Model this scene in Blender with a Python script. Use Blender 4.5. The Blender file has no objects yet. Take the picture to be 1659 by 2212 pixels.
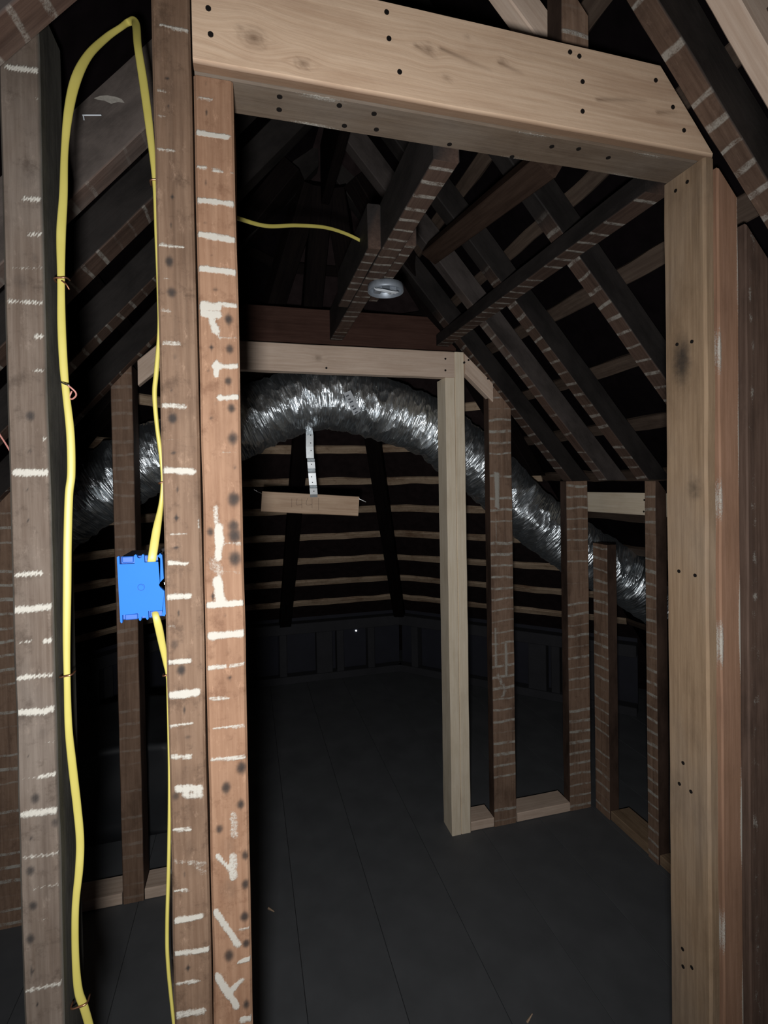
import bpy, bmesh, math, random
from mathutils import Vector, Matrix, noise

# ------------------------------------------------------------------ camera
H = 1.35                                    # eye height above the floor boards
YAW, PITCH, ROLL, FPX, CX, CY = 0.259652802, 0.0138262151, -0.0170259782, 1109.94, 829.5, 1058.0
_c, _s = math.cos, math.sin
FWD = Vector((_s(YAW)*_c(PITCH), _c(YAW)*_c(PITCH), -_s(PITCH)))
_rt = Vector((_c(YAW), -_s(YAW), 0)); _up = _rt.cross(FWD)
RIGHT = _rt*_c(ROLL) + _up*_s(ROLL); UP = -_rt*_s(ROLL) + _up*_c(ROLL)
EYE = Vector((0, 0, H))
sc = bpy.context.scene
col = sc.collection
cam = bpy.data.cameras.new('camera'); camo = bpy.data.objects.new('camera', cam); col.objects.link(camo)
camo.matrix_world = Matrix(((RIGHT.x, UP.x, -FWD.x, 0), (RIGHT.y, UP.y, -FWD.y, 0), (RIGHT.z, UP.z, -FWD.z, H), (0, 0, 0, 1)))
cam.sensor_fit = 'VERTICAL'; cam.sensor_height = 24; cam.sensor_width = 18
cam.lens = FPX/2212*24; cam.shift_y = -(1106-CY)/2212; cam.clip_start = 0.02
sc.camera = camo

# ------------------------------------------------------------------ world, lamps, exposure
w = bpy.data.worlds.new('dark'); sc.world = w; w.use_nodes = True
w.node_tree.nodes['Background'].inputs[0].default_value = (0.30, 0.36, 0.62, 1)
w.node_tree.nodes['Background'].inputs[1].default_value = 0.010
def lamp(name, loc, aim, power, radius, colour, cone):
    l = bpy.data.lights.new(name, 'SPOT'); l.energy = power; l.shadow_soft_size = radius; l.color = colour
    l.spot_size = math.radians(cone); l.spot_blend = 1.0
    o = bpy.data.objects.new(name, l); col.objects.link(o); o.location = loc
    o.rotation_euler = (Vector(aim)-Vector(loc)).to_track_quat('-Z', 'Y').to_euler(); return o
lamp('flashlight', (-0.045, -0.05, 1.24), (.13, 1.0, 1.22), 47, 0.03, (1.0, 1.0, 1.0), 156)      # hand torch held at the camera
sc.view_settings.view_transform = 'Standard'; sc.view_settings.look = 'None'
sc.view_settings.gamma = 1; sc.view_settings.use_curve_mapping = False
sc.view_settings.exposure = 0.18

# ------------------------------------------------------------------ helpers
def at(px, py, ax, val):
    """the point of the world plane ax = val that shows at this pixel (measuring tool)"""
    d = RIGHT*((px-CX)/FPX) - UP*((py-CY)/FPX) + FWD
    i = 'XYZ'.index(ax); t = (val-EYE[i])/d[i]
    return EYE + d*t

def tag(o, label=None, cat=None, group=None, kind=None):
    if label: o['label'] = label
    if cat: o['category'] = cat
    if group: o['group'] = group
    if kind: o['kind'] = kind
    return o

def empty(name, loc=(0, 0, 0)):
    o = bpy.data.objects.new(name, None); col.objects.link(o); o.location = loc; o.empty_display_size = .05
    return o

def adopt(o, parent):
    if parent is None: return o
    o.parent = parent
    o.matrix_parent_inverse = MW(parent).inverted()
    return o
def MW(o):
    m = o.matrix_basis.copy()
    if o.parent: m = MW(o.parent) @ o.matrix_parent_inverse @ m
    return m

def obj(name, me, mat=None, parent=None, smooth=False):
    o = bpy.data.objects.new(name, me); col.objects.link(o)
    if mat is not None and not me.materials: me.materials.append(mat)
    if smooth:
        me.polygons.foreach_set('use_smooth', [True]*len(me.polygons))
    return adopt(o, parent)

def mesh(name, v, f):
    me = bpy.data.meshes.new(name); me.from_pydata([tuple(a) for a in v], [], f); me.update(); return me

def bm_mesh(name, bm, recalc=True):
    if recalc: bmesh.ops.recalc_face_normals(bm, faces=bm.faces)
    me = bpy.data.meshes.new(name); bm.to_mesh(me); bm.free(); return me

def add_box(bm, lo, hi, bev=0.0):
    r = bmesh.ops.create_cube(bm, size=1)
    for v in r['verts']:
        v.co = Vector([lo[i] + (v.co[i]+.5)*(hi[i]-lo[i]) for i in range(3)])
    if bev:
        es = {e for v in r['verts'] for e in v.link_edges}
        bmesh.ops.bevel(bm, geom=list(es), offset=bev, segments=1, affect='EDGES')

def add_cyl(bm, p0, p1, r, seg=12, r2=None, caps=True):
    p0 = Vector(p0); p1 = Vector(p1); z = (p1-p0); L = z.length; z.normalize()
    m = z.to_track_quat('Z', 'Y').to_matrix().to_4x4(); m.translation = (p0+p1)/2
    bmesh.ops.create_cone(bm, cap_ends=caps, segments=seg, radius1=r, radius2=r if r2 is None else r2, depth=L, matrix=m)

def nz3(x, y, z): return noise.noise(Vector((x, y, z)))

# ------------------------------------------------------------------ materials
class NT:
    def __init__(self, name):
        self.m = bpy.data.materials.new(name); self.m.use_nodes = True
        self.t = self.m.node_tree; self.b = self.t.nodes['Principled BSDF']
    def n(self, typ, **kw):
        nd = self.t.nodes.new(typ)
        for k, v in kw.items():
            if k.startswith('i_'):
                key = k[2:]; key = int(key) if key.isdigit() else key
                self.set(nd.inputs[key], v)
            else: setattr(nd, k, v)
        return nd
    def set(self, inp, v):
        if isinstance(v, bpy.types.NodeSocket): self.t.links.new(v, inp)
        else: inp.default_value = v
    def math(self, op, a, b=0.0, c=None, clamp=False):
        nd = self.n('ShaderNodeMath', operation=op, use_clamp=clamp)
        self.set(nd.inputs[0], a); self.set(nd.inputs[1], b)
        if c is not None: self.set(nd.inputs[2], c)
        return nd.outputs[0]
    def mix(self, fac, a, b):
        nd = self.n('ShaderNodeMix', data_type='RGBA')
        self.set(nd.inputs[0], fac); self.set(nd.inputs[6], a); self.set(nd.inputs[7], b)
        return nd.outputs[2]
    def ramp(self, v, lo, hi):
        nd = self.n('ShaderNodeMapRange', interpolation_type='SMOOTHSTEP', clamp=True)
        self.set(nd.inputs[0], v); nd.inputs[1].default_value = lo; nd.inputs[2].default_value = hi
        return nd.outputs[0]
    def attr(self, name):
        return self.n('ShaderNodeAttribute', attribute_name=name).outputs['Fac']
    def noise(self, vec, scale, detail=4, rough=.55):
        nd = self.n('ShaderNodeTexNoise'); self.set(nd.inputs['Vector'], vec)
        nd.inputs['Scale'].default_value = scale; nd.inputs['Detail'].default_value = detail
        nd.inputs['Roughness'].default_value = rough
        return nd.outputs['Fac']

def c4(c): return (c[0], c[1], c[2], 1)

def wood(name, dark, mid, light, lath=0.0, grey=0.0, rough=.75, grain=1.0, plaster=(.46, .44, .39), blotch=.5, side=None, mott=0.0):
    k = NT(name); tc = k.n('ShaderNodeTexCoord').outputs['Object']
    rnd = k.n('ShaderNodeObjectInfo').outputs['Random']
    sep = k.n('ShaderNodeSeparateXYZ'); k.set(sep.inputs[0], tc)
    off = k.math('MULTIPLY', rnd, 13.7)
    gx = k.math('ADD', sep.outputs[0], k.attr('gv'))
    cb = k.n('ShaderNodeCombineXYZ'); k.set(cb.inputs[0], k.math('ADD', gx, off)); k.set(cb.inputs[1], sep.outputs[1])
    k.set(cb.inputs[2], k.math('MULTIPLY', sep.outputs[2], .045))
    g = k.noise(cb.outputs[0], 150, 5, .6)
    g2 = k.noise(cb.outputs[0], 45, 3, .6)
    cb2 = k.n('ShaderNodeCombineXYZ'); k.set(cb2.inputs[0], k.math('ADD', sep.outputs[0], off)); k.set(cb2.inputs[1], sep.outputs[1])
    k.set(cb2.inputs[2], k.math('MULTIPLY', sep.outputs[2], .45))
    bl = k.noise(cb2.outputs[0], 11, 6, .65)
    c = k.mix(k.ramp(g, .30, .72), c4(mid), c4(light))
    c = k.mix(k.math('MULTIPLY', k.ramp(g2, .50, .78), .55*grain), c, c4(dark))
    c = k.mix(k.math('MULTIPLY', k.ramp(bl, .45, .72), blotch), c, c4(dark))
    if grey:
        gl = k.noise(cb2.outputs[0], 5, 5, .6)
        c = k.mix(k.math('MULTIPLY', k.ramp(gl, .42, .66), grey), c, (.30, .29, .27, 1))
    if mott:
        m1 = k.noise(tc, 34, 8, .72); m2 = k.noise(cb2.outputs[0], 60, 6, .75)
        c = k.mix(k.math('MULTIPLY', k.ramp(m1, .50, .70), .75*mott), c, c4(dark))
        c = k.mix(k.math('MULTIPLY', k.ramp(m2, .55, .76), .8*mott), c, c4([min(1, v_*1.55+.02) for v_ in light]))
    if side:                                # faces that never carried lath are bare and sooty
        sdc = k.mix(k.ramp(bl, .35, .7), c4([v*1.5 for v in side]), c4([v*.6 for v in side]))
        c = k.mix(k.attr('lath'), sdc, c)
    fine = k.noise(tc, 330, 3, .7)
    mid_n = k.noise(tc, 70, 4, .6)
    # dark stains and knots painted along the piece
    st = k.attr('stain')
    stm = k.math('MULTIPLY', k.ramp(k.math('ADD', st, k.math('MULTIPLY', k.math('SUBTRACT', mid_n, .5), .45)), .12, .85), .92)
    stm = k.math('MULTIPLY', stm, k.ramp(st, .02, .2))
    c = k.mix(stm, c, (.024, .021, .020, 1))
    kn = k.attr('knot')
    c = k.mix(k.math('MULTIPLY', kn, .8, clamp=True), c, (dark[0]*.32, dark[1]*.28, dark[2]*.25, 1))
    # plaster left between the laths
    pl = k.attr('plaster')
    plm = k.ramp(k.math('ADD', pl, k.math('MULTIPLY', k.math('SUBTRACT', k.math('ADD', k.math('MULTIPLY', fine, .6), k.math('MULTIPLY', g, .4)), .5), 1.5)), .30, .78)
    plm = k.math('MULTIPLY', k.math('MULTIPLY', plm, .93), k.ramp(pl, .05, .4))
    if lath:
        wob = k.math('MULTIPLY', k.math('SUBTRACT', k.noise(tc, 9, 2), .5), .55)
        t = k.math('ADD', k.math('ADD', k.math('DIVIDE', sep.outputs[2], .0435), wob), k.math('MULTIPLY', rnd, 7.3))
        cell = k.math('FLOOR', t); f = k.math('FRACT', t)
        wn = k.n('ShaderNodeTexWhiteNoise', noise_dimensions='2D')
        cv = k.n('ShaderNodeCombineXYZ'); k.set(cv.inputs[0], cell); k.set(cv.inputs[1], k.math('MULTIPLY', rnd, 91))
        k.set(wn.inputs['Vector'], cv.outputs[0])
        v = wn.outputs['Value']
        wid = k.math('ADD', k.math('MULTIPLY', v, .085), .045)
        d = k.math('ABSOLUTE', k.math('SUBTRACT', f, .5))
        band = k.ramp(k.math('SUBTRACT', wid, d), -.035, .03)
        rag = k.ramp(k.math('ADD', k.math('MULTIPLY', fine, .45), k.math('MULTIPLY', k.noise(tc, 45, 2), .55)), .36, .58)
        on = k.ramp(v, .05, .35)
        lm = k.math('MULTIPLY', k.math('MULTIPLY', band, rag), k.math('MULTIPLY', on, k.math('MULTIPLY', k.attr('lath'), lath)))
        plm = k.math('MAXIMUM', plm, lm)
    c = k.mix(plm, c, c4(plaster))
    k.set(k.b.inputs['Base Color'], c)
    k.b.inputs['Roughness'].default_value = rough
    k.b.inputs['Specular IOR Level'].default_value = .22 if max(mid) > .06 else .03
    hgt = k.math('ADD', k.math('MULTIPLY', g, .5*grain), k.math('ADD', k.math('MULTIPLY', plm, .7), k.math('MULTIPLY', mid_n, .3)))
    bp = k.n('ShaderNodeBump'); bp.inputs['Strength'].default_value = .45; bp.inputs['Distance'].default_value = .0025
    k.set(bp.inputs['Height'], hgt); k.set(k.b.inputs['Normal'], bp.outputs[0])
    return k.m

def plain(name, colr, rough=.5, metal=0.0, spec=.5, var=.15, scale=60, bump=0.0):
    k = NT(name); tc = k.n('ShaderNodeTexCoord').outputs['Object']
    n = k.noise(tc, scale, 4)
    c = k.mix(n, c4([x*(1-var) for x in colr]), c4([min(1, x*(1+var)) for x in colr]))
    k.set(k.b.inputs['Base Color'], c); k.b.inputs['Roughness'].default_value = rough
    k.b.inputs['Metallic'].default_value = metal; k.b.inputs['Specular IOR Level'].default_value = spec
    if bump:
        bp = k.n('ShaderNodeBump'); bp.inputs['Strength'].default_value = bump; bp.inputs['Distance'].default_value = .002
        k.set(bp.inputs['Height'], n); k.set(k.b.inputs['Normal'], bp.outputs[0])
    return k.m

M = {}
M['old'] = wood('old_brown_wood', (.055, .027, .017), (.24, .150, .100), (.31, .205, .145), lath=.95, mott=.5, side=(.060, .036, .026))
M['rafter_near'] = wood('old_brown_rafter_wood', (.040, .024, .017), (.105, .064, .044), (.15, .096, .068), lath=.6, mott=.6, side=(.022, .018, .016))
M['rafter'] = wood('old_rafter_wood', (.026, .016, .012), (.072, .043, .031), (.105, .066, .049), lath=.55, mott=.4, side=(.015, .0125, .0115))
M['streaked'] = wood('dim_streaked_wood', (.035, .022, .017), (.095, .058, .042), (.14, .09, .068), blotch=.6)
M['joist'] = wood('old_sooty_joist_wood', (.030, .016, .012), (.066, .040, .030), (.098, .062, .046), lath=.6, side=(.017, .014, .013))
M['sooty'] = wood('sooty_wood', (.003, .0022, .0024), (.007, .005, .005), (.011, .008, .007))  # soot tone with the black shade of the upper roof put into it
M['ledger'] = wood('dark_red_brown_wood', (.026, .013, .010), (.060, .031, .024), (.08, .043, .033))
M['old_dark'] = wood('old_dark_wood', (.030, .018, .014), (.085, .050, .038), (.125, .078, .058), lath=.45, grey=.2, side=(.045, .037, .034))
M['orange'] = wood('old_orange_wood', (.135, .066, .037), (.232, .128, .077), (.300, .178, .112), blotch=.4, grain=.6, mott=.85)
M['umber'] = wood('old_umber_wood', (.066, .039, .025), (.146, .088, .056), (.205, .132, .088), blotch=.5, mott=.9)
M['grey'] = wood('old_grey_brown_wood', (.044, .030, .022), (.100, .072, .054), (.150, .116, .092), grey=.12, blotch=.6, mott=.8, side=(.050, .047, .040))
M['redold'] = wood('old_red_brown_wood', (.11, .058, .038), (.26, .145, .090), (.33, .19, .125), blotch=.3, grain=.5)
M['pine'] = wood('new_pine', (.34, .195, .120), (.59, .412, .280), (.70, .515, .365), blotch=.3, grain=.9, rough=.6)
M['pine_dull'] = wood('dull_pine', (.56, .44, .30), (.83, .70, .52), (.92, .80, .63), grey=.0, blotch=.35, grain=.6)
M['pine_grey'] = wood('weathered_pine', (.078, .052, .036), (.140, .100, .070), (.18, .135, .098), grey=.15, blotch=.6)
M['jamb'] = wood('weathered_jamb_pine', (.13, .082, .048), (.255, .170, .104), (.34, .235, .148), grey=.15, blotch=.5)
M['pine_dim'] = wood('dim_pine', (.40, .28, .20), (.64, .48, .37), (.76, .60, .48), blotch=.3, grain=.6)
M['bracewood'] = wood('dim_brace_wood', (.022, .013, .010), (.042, .026, .019), (.06, .038, .028), blotch=.6)
M['boxsteel'] = plain('dull_galvanised_box', (.33, .37, .42), .45, .45, var=.35, scale=90)
M['batten_dim'] = wood('dim_batten_wood', (.028, .018, .013), (.068, .046, .034), (.098, .07, .052), blotch=.6)  # darker batten copy, dimness of the right roof slope put into its colour
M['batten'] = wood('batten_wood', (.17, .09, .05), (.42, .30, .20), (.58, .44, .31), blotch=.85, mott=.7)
M['deck_sooty'] = plain('sooty_shingle_underside', (.006, .0045, .005), .9, spec=0, var=.5, scale=25)  # same shingles with soot, and these facets' shade put into the colour
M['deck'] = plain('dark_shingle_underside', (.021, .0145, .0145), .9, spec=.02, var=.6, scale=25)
M['floor'] = plain('dark_painted_floor', (.095, .099, .105), .6, spec=.3, var=.35, scale=7, bump=.15)
M['floorbase'] = plain('floor_underlay', (.012, .012, .013), .9)
M['wallgrey'] = plain('dark_board', (.034, .034, .039), .85, var=.4, scale=9)
M['wallpanel'] = plain('dark_panel', (.022, .023, .034), .8, var=.4, scale=9)
M['screw'] = plain('blackened_steel', (.016, .013, .012), .5, .4)
M['steel'] = plain('galvanised_steel', (.80, .84, .88), .38, .75, var=.2, scale=140)
M['wire'] = plain('bright_wire', (.85, .85, .85), .25, 1.0)
M['blue'] = plain('blue_plastic', (.022, .150, .60), .6, spec=.12, var=.05, scale=30)
M['bluedeep'] = plain('blue_plastic_recess', (.016, .10, .42), .5, var=.1)
M['black'] = plain('black_metal', (.018, .016, .018), .35, .6)
M['copper'] = plain('copper_staple', (.42, .20, .12), .35, .9)
M['pink'] = plain('pink_insulated_wire', (.45, .20, .17), .5)
M['paper'] = plain('label_paper', (.62, .66, .70), .6, var=.08)
M['ink'] = plain('grey_print', (.10, .11, .13), .7)
M['pencil'] = plain('pencil_lead', (.16, .12, .10), .6)
M['insul'] = plain('dark_insulation_facing', (.022, .024, .027), .6, var=.5, scale=6, bump=.4)

def cable_mat():
    k = NT('yellow_cable_sheath'); tc = k.n('ShaderNodeTexCoord').outputs['UV']
    sp = k.n('ShaderNodeSeparateXYZ'); k.set(sp.inputs[0], tc)
    n = k.noise(k.n('ShaderNodeTexCoord').outputs['Object'], 25, 3)
    c = k.mix(n, (.46, .390, .085, 1), (.55, .48, .13, 1))
    k.set(k.b.inputs['Base Color'], c); k.b.inputs['Roughness'].default_value = .45
    return k.m
M['cable'] = cable_mat()

def foil_mat():
    k = NT('crinkled_foil'); tc = k.n('ShaderNodeTexCoord').outputs['UV']
    mp = k.n('ShaderNodeMapping'); k.set(mp.inputs[0], tc); mp.inputs['Scale'].default_value = (80, 2.4, 1)
    n1 = k.noise(mp.outputs[0], 1.0, 3, .55)
    mp2 = k.n('ShaderNodeMapping'); k.set(mp2.inputs[0], tc); mp2.inputs['Scale'].default_value = (90, 9, 1)
    v = k.n('ShaderNodeTexVoronoi', feature='DISTANCE_TO_EDGE'); k.set(v.inputs['Vector'], mp2.outputs[0]); v.inputs['Scale'].default_value = 1
    h = k.math('ADD', k.math('MULTIPLY', n1, 1.0), k.math('MULTIPLY', k.ramp(v.outputs['Distance'], 0, .35), .22))
    bp = k.n('ShaderNodeBump'); bp.inputs['Strength'].default_value = .9; bp.inputs['Distance'].default_value = .011
    k.set(bp.inputs['Height'], h); k.set(k.b.inputs['Normal'], bp.outputs[0])
    k.b.inputs['Base Color'].default_value = (.90, .96, 1, 1); k.b.inputs['Metallic'].default_value = 1
    k.b.inputs['Roughness'].default_value = .38
    return k.m
M['foil'] = foil_mat()

# ------------------------------------------------------------------ timber builder
def beam(name, p0, p1, n, w, d, mat, parent=None, end0=None, end1=None, nx=3, step=.05, ch=.0025, wob=.0012,
         attrs=None, seed=None):
    """a timber from p0 to p1; p0-p1 is the centre line of its FRONT face, n that face's outward normal,
    w the width of the front face, d the depth behind it; end0/end1 = world planes (point, normal) of the end cuts"""
    p0 = Vector(p0); p1 = Vector(p1); Z = (p1-p0).normalized(); L = (p1-p0).length
    n = Vector(n); n = (n - Z*n.dot(Z)).normalized(); Y = -n; X = Y.cross(Z)
    mw = Matrix(((X.x, Y.x, Z.x, p0.x), (X.y, Y.y, Z.y, p0.y), (X.z, Y.z, Z.z, p0.z), (0, 0, 0, 1)))
    if seed is None: seed = (hash((round(p0.x, 3), round(p0.y, 3), round(p1.z, 3))) % 997) * .731
    inv = mw.inverted()
    def cut(pl, z):
        if pl is None: return lambda x, y: z
        q = inv @ Vector(pl[0]); m = (inv.to_3x3() @ Vector(pl[1])).normalized()
        return lambda x, y: q.z - (m.x*(x-q.x) + m.y*(y-q.y))/m.z
    za, zb = cut(end0, 0.0), cut(end1, L)
    hw = w/2
    prof = [(-hw+ch + (w-2*ch)*i/nx, 0, 1) for i in range(nx+1)]
    prof += [(hw, ch, 0), (hw, d/2, 0), (hw, d-ch, 0), (hw-ch, d, 0), (-hw+ch, d, 0), (-hw, d-ch, 0), (-hw, d/2, 0), (-hw, ch, 0)]
    m = len(prof); rows = max(2, int(L/step)+1)
    V = []; F = []; lath = []
    for r in range(rows+1):
        t = r/rows
        for (x, y, f) in prof:
            a, b = za(x, y), zb(x, y); z = a+(b-a)*t
            wx = wob*nz3(z*9+seed, x*20, y*20+3.3); wy = wob*nz3(z*8+seed+50, x*20, y*20)
            V.append((x+wx, y+(wy if f == 0 else wy*.4), z)); lath.append(float(f))
    for r in range(rows):
        for i in range(m):
            j = (i+1) % m
            F.append((r*m+i, r*m+j, (r+1)*m+j, (r+1)*m+i))
    F.append(tuple(reversed(range(m)))); F.append(tuple(rows*m+i for i in range(m)))
    me = mesh(name, V, F)
    me.attributes.new('lath', 'FLOAT', 'POINT').data.foreach_set('value', lath)
    if attrs:
        vals = {k_: [] for k_ in attrs}
        for (x, y, z), f in zip(V, lath):
            for k_, fn in attrs.items(): vals[k_].append(fn(x, y, z, f))
        for k_, vv in vals.items(): me.attributes.new(k_, 'FLOAT', 'POINT').data.foreach_set('value', vv)
    o = bpy.data.objects.new(name, me); col.objects.link(o); me.materials.append(mat)
    o.matrix_basis = mw
    if parent is not None:
        o.parent = parent; o.matrix_parent_inverse = MW(parent).inverted()
    return o

def stud(name, x0, x1, y, z0, z1, d, mat, label, group=None, **kw):
    o = beam(name, ((x0+x1)/2, y, z0), ((x0+x1)/2, y, z1), (0, -1, 0), x1-x0, d, mat, **kw)
    return tag(o, label, 'stud', group)

# painted plaster bars and nail stains, measured on a vertical face (pixels -> face coordinates)
def painter(y, marks, stains, xc, knots=()):
    bars = []
    for (ax, ay, bx, by, th, s) in marks:
        A = at(ax, ay, 'Y', y); B = at(bx, by, 'Y', y)
        sc_ = (at(ax, ay+10, 'Y', y)-A).length/10
        bars.append((A.x-xc, A.z, B.x-xc, B.z, th*sc_/2*1.1, s))
    dots = []
    for q in stains:
        px, py, r = q[:3]; s = q[3] if len(q) > 3 else 1.0
        A = at(px, py, 'Y', y); sc_ = (at(px, py+10, 'Y', y)-A).length/10
        dots.append((A.x-xc, A.z, r*sc_, s))
    def plaster(x, yy, z, f):
        if not f: return 0.0
        best = 0.0
        for (x0, z0, x1, z1, h, s) in bars:
            if z < min(z0, z1)-3*h or z > max(z0, z1)+3*h: continue
            dx, dz = x1-x0, z1-z0; L2 = dx*dx+dz*dz+1e-12
            t = max(0, min(1, ((x-x0)*dx+(z-z0)*dz)/L2))
            d = math.hypot(x-x0-dx*t, z-z0-dz*t)
            hh = h*(1+.35*nz3(x*120, z*120, 1.7))
            v = s*max(0, min(1, (hh*1.5-d)/(hh*.9)))
            best = max(best, v)
        return best
    def stain(x, yy, z, f):
        if not f: return 0.0
        best = 0.0
        for (x0, z0, r, s) in dots:
            dx, dz = x-x0, z-z0
            if abs(dz) > 3*r or abs(dx) > 3*r: continue
            d = math.hypot(dx, dz*.8)/r
            best = max(best, (.78 if r > .0055 else .30)*s*math.exp(-d**3*1.1), s*math.exp(-(d/.33)**2))
            cr = max(math.exp(-(dx/(.18*r))**2-(dz/(1.5*r))**2), math.exp(-(dz/(.2*r))**2-(dx/(1.1*r))**2))
            best = max(best, .8*s*cr)
        return best
    return {'plaster': plaster, 'stain': stain}

# ------------------------------------------------------------------ floor
RX = .275                                  # ridge line
floor = obj('floor', (lambda b: (add_box(b, (-3, -1.6, -.06), (3.2, 4.2, -.026)), bm_mesh('floor', b))[1])(bmesh.new()), M['floorbase'])
tag(floor, 'dark grey painted attic floor of wide boards', None, None, 'structure')
PW = .2447
for i in range(-11, 12):
    x0 = .12 + i*PW
    b = bmesh.new(); add_box(b, (-PW/2+.0006, -2.8, -.026), (PW/2-.0006, 2.8, 0), .0008)
    if i == -11: plank_me = bm_mesh('plank', b)
    else: b.free()
    p = obj('plank', plank_me, M['floor'], floor); p.location = (x0+PW/2, 1.3, .0004*((i*7) % 3))
    
# ------------------------------------------------------------------ roof: ridge along Y, eight-sided end behind
AP = Vector((RX, 1.69, 2.60)); S = 1.15; T8 = math.tan(math.pi/8)
def inward(phi): return Vector((-S*math.cos(phi), -S*math.sin(phi), -1)).normalized()
facets = [(90, 'ceiling_back'), (45, 'ceiling_back_right'), (135, 'ceiling_back_left'), (0, 'ceiling_right'), (180, 'ceiling_left')]
ZB = [2.20, 2.03, 1.86, 1.69, 1.53, 1.368, 1.206, 1.044, .882, .72, .558]
for deg, nm in facets:
    ph = math.radians(deg); d = Vector((math.cos(ph), math.sin(ph), 0)); t = Vector((-math.sin(ph), math.cos(ph), 0))
    n = inward(ph)
    r0, r1 = .0, 2.26
    def span(r):
        a, b_ = -T8*r, T8*r
        if deg == 0: a = -1.3-AP.y
        if deg == 180: b_ = 1.3+AP.y
        return a, b_
    V = []
    for off in (0, -.02):
        for r in (r0, r1):
            for e in span(r): V.append(AP + d*r - Vector((0, 0, S*r)) + t*e + n*off)
    F = [(0, 1, 3, 2), (4, 6, 7, 5), (0, 2, 6, 4), (1, 5, 7, 3), (0, 4, 5, 1), (2, 3, 7, 6)]
    b = bmesh.new(); vs = [b.verts.new(v) for v in V]
    for f in F: b.faces.new([vs[i] for i in f])
    bmesh.ops.remove_doubles(b, verts=b.verts, dist=1e-5)
    bmesh.ops.dissolve_degenerate(b, edges=b.edges, dist=1e-5)
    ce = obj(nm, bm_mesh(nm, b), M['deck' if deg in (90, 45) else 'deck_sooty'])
    tag(ce, 'dark underside of the roof shingles carried on thin battens', None, None, 'structure')
    for z in ZB:
        r = (2.6-z)/S; a, b_ = span(r)
        if deg == 0: a = -.6-AP.y
        if deg == 180: b_ = AP.y-1.02
        c = AP + d*r - Vector((0, 0, S*r)) + n*.019
        jit = .006*nz3(z*7, deg, 2)
        beam('batten', c+t*(a+.01)+Vector((0, 0, jit)), c+t*(b_-.01)-Vector((0, 0, jit)), n, .036+.012*((z*37+deg) % 1.0), .017, M['batten' if deg in (90, 45, 135) and z < 1.8 else 'batten_dim' if deg == 0 else 'sooty'], ce, step=.035, wob=.006)  # shade of upper, left and right slopes is put in by darker batten copies

def zb(x): return 2.463 - S*abs(x-RX)      # underside line of the rafters
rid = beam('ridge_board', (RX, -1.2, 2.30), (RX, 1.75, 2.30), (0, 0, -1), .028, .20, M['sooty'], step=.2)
tag(rid, 'dark ridge board running along the peak above the doorway', 'ridge board')
def rafter(side, yc, label, w_=.045, x_end=1.42, mat='rafter', d_=.068, group=None):
    sg = 1 if side == 'R' else -1
    xa, xb = RX+.016*sg, RX+(x_end-RX)*sg
    o = beam('rafter', (xa, yc, zb(xa)), (xb, yc, zb(xb)), inward(0 if sg > 0 else math.pi), w_, d_, M[mat],
             end0=((xa, yc, 0), (1, 0, 0)), end1=((0, yc, 1.345), (0, 0, 1)) if sg > 0 else ((xb, yc, 0), (1, 0, 0)), step=.06, wob=.002)
    if mat != 'rafter_near' and yc > .7:     # lath was nailed only below the old ceiling line; above it the wood stayed bare
        zr = [(o.matrix_basis @ v.co).z for v in o.data.vertices]
        at_ = o.data.attributes['lath'].data
        for a_, z_ in zip(at_, zr): a_.value *= max(0, min(1, (1.97-z_)/.03))
    return tag(o, label, 'rafter', group)
rafter('R', .6705, 'old brown rafter crossing the top right corner over the door header end', .040, mat='rafter_near')
rafter('R', 1.10, 'brown sloping rafter nearest the doorway among those right of the joists', .05)
rafter('R', 1.405, 'second sloping rafter behind the doorway, landing on the knee wall stud', .05)
rafter('R', 1.60, 'dark sloping rafter next to the far partition on the right', .045, mat='old_dark')
rafter('R', 1.815, 'sloping rafter carried by the corner stud of the far partition', .055)
rafter('L', .672, 'brown rafter crossing the top left corner above the grey stud', .05, mat='old_dark', x_end=1.36)
M['dusty'] = wood('dusty_rafter_wood', (.04, .026, .02), (.10, .062, .047), (.15, .1, .08), lath=.25, grey=.2, side=(.074, .060, .053))
lr = rafter('L', .988, 'broad dusty rafter with a white smear behind the yellow cable loop', .05, d_=.105, mat='dusty')
Vv = []
for i_, (px_, py_) in enumerate(((203,212),(216,207),(232,206),(250,209),(263,214),(269,222),(255,220),(240,224),(225,217),(211,215))):
    Vv.append(at(px_, py_, 'Y', .9625))
sm_ = mesh('plaster_smear', Vv+[v_+Vector((0, .0016, 0)) for v_ in Vv], [tuple(range(10)), tuple(reversed(range(10, 20)))]+[(i_, i_+10, (i_+1) % 10+10, (i_+1) % 10) for i_ in range(10)])
M['plaster'] = plain('old_plaster', (.26, .24, .21), .9, var=.45, scale=160)
tag(obj('plaster_smear', sm_, M['plaster'], lr), 'dusty white plaster smear')
b = bmesh.new(); add_cyl(b, at(178,249,'Y',.955), at(219,249,'Y',.955), .0011, 6); add_cyl(b, at(180,249,'Y',.955), at(182,262,'Y',.966), .0011, 6)
tag(obj('bent_nail', bm_mesh('bent_nail', b), M['paper'], lr), 'bright bent nail')
rafter('L', 1.185, 'lath-marked rafter second behind the yellow cable loop', .07)
rafter('L', 1.47, 'lath-marked rafter third behind the yellow cable loop', .06)
rafter('L', 1.80, 'lowest sloping rafter, over the stud behind the blue box', .05)
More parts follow.
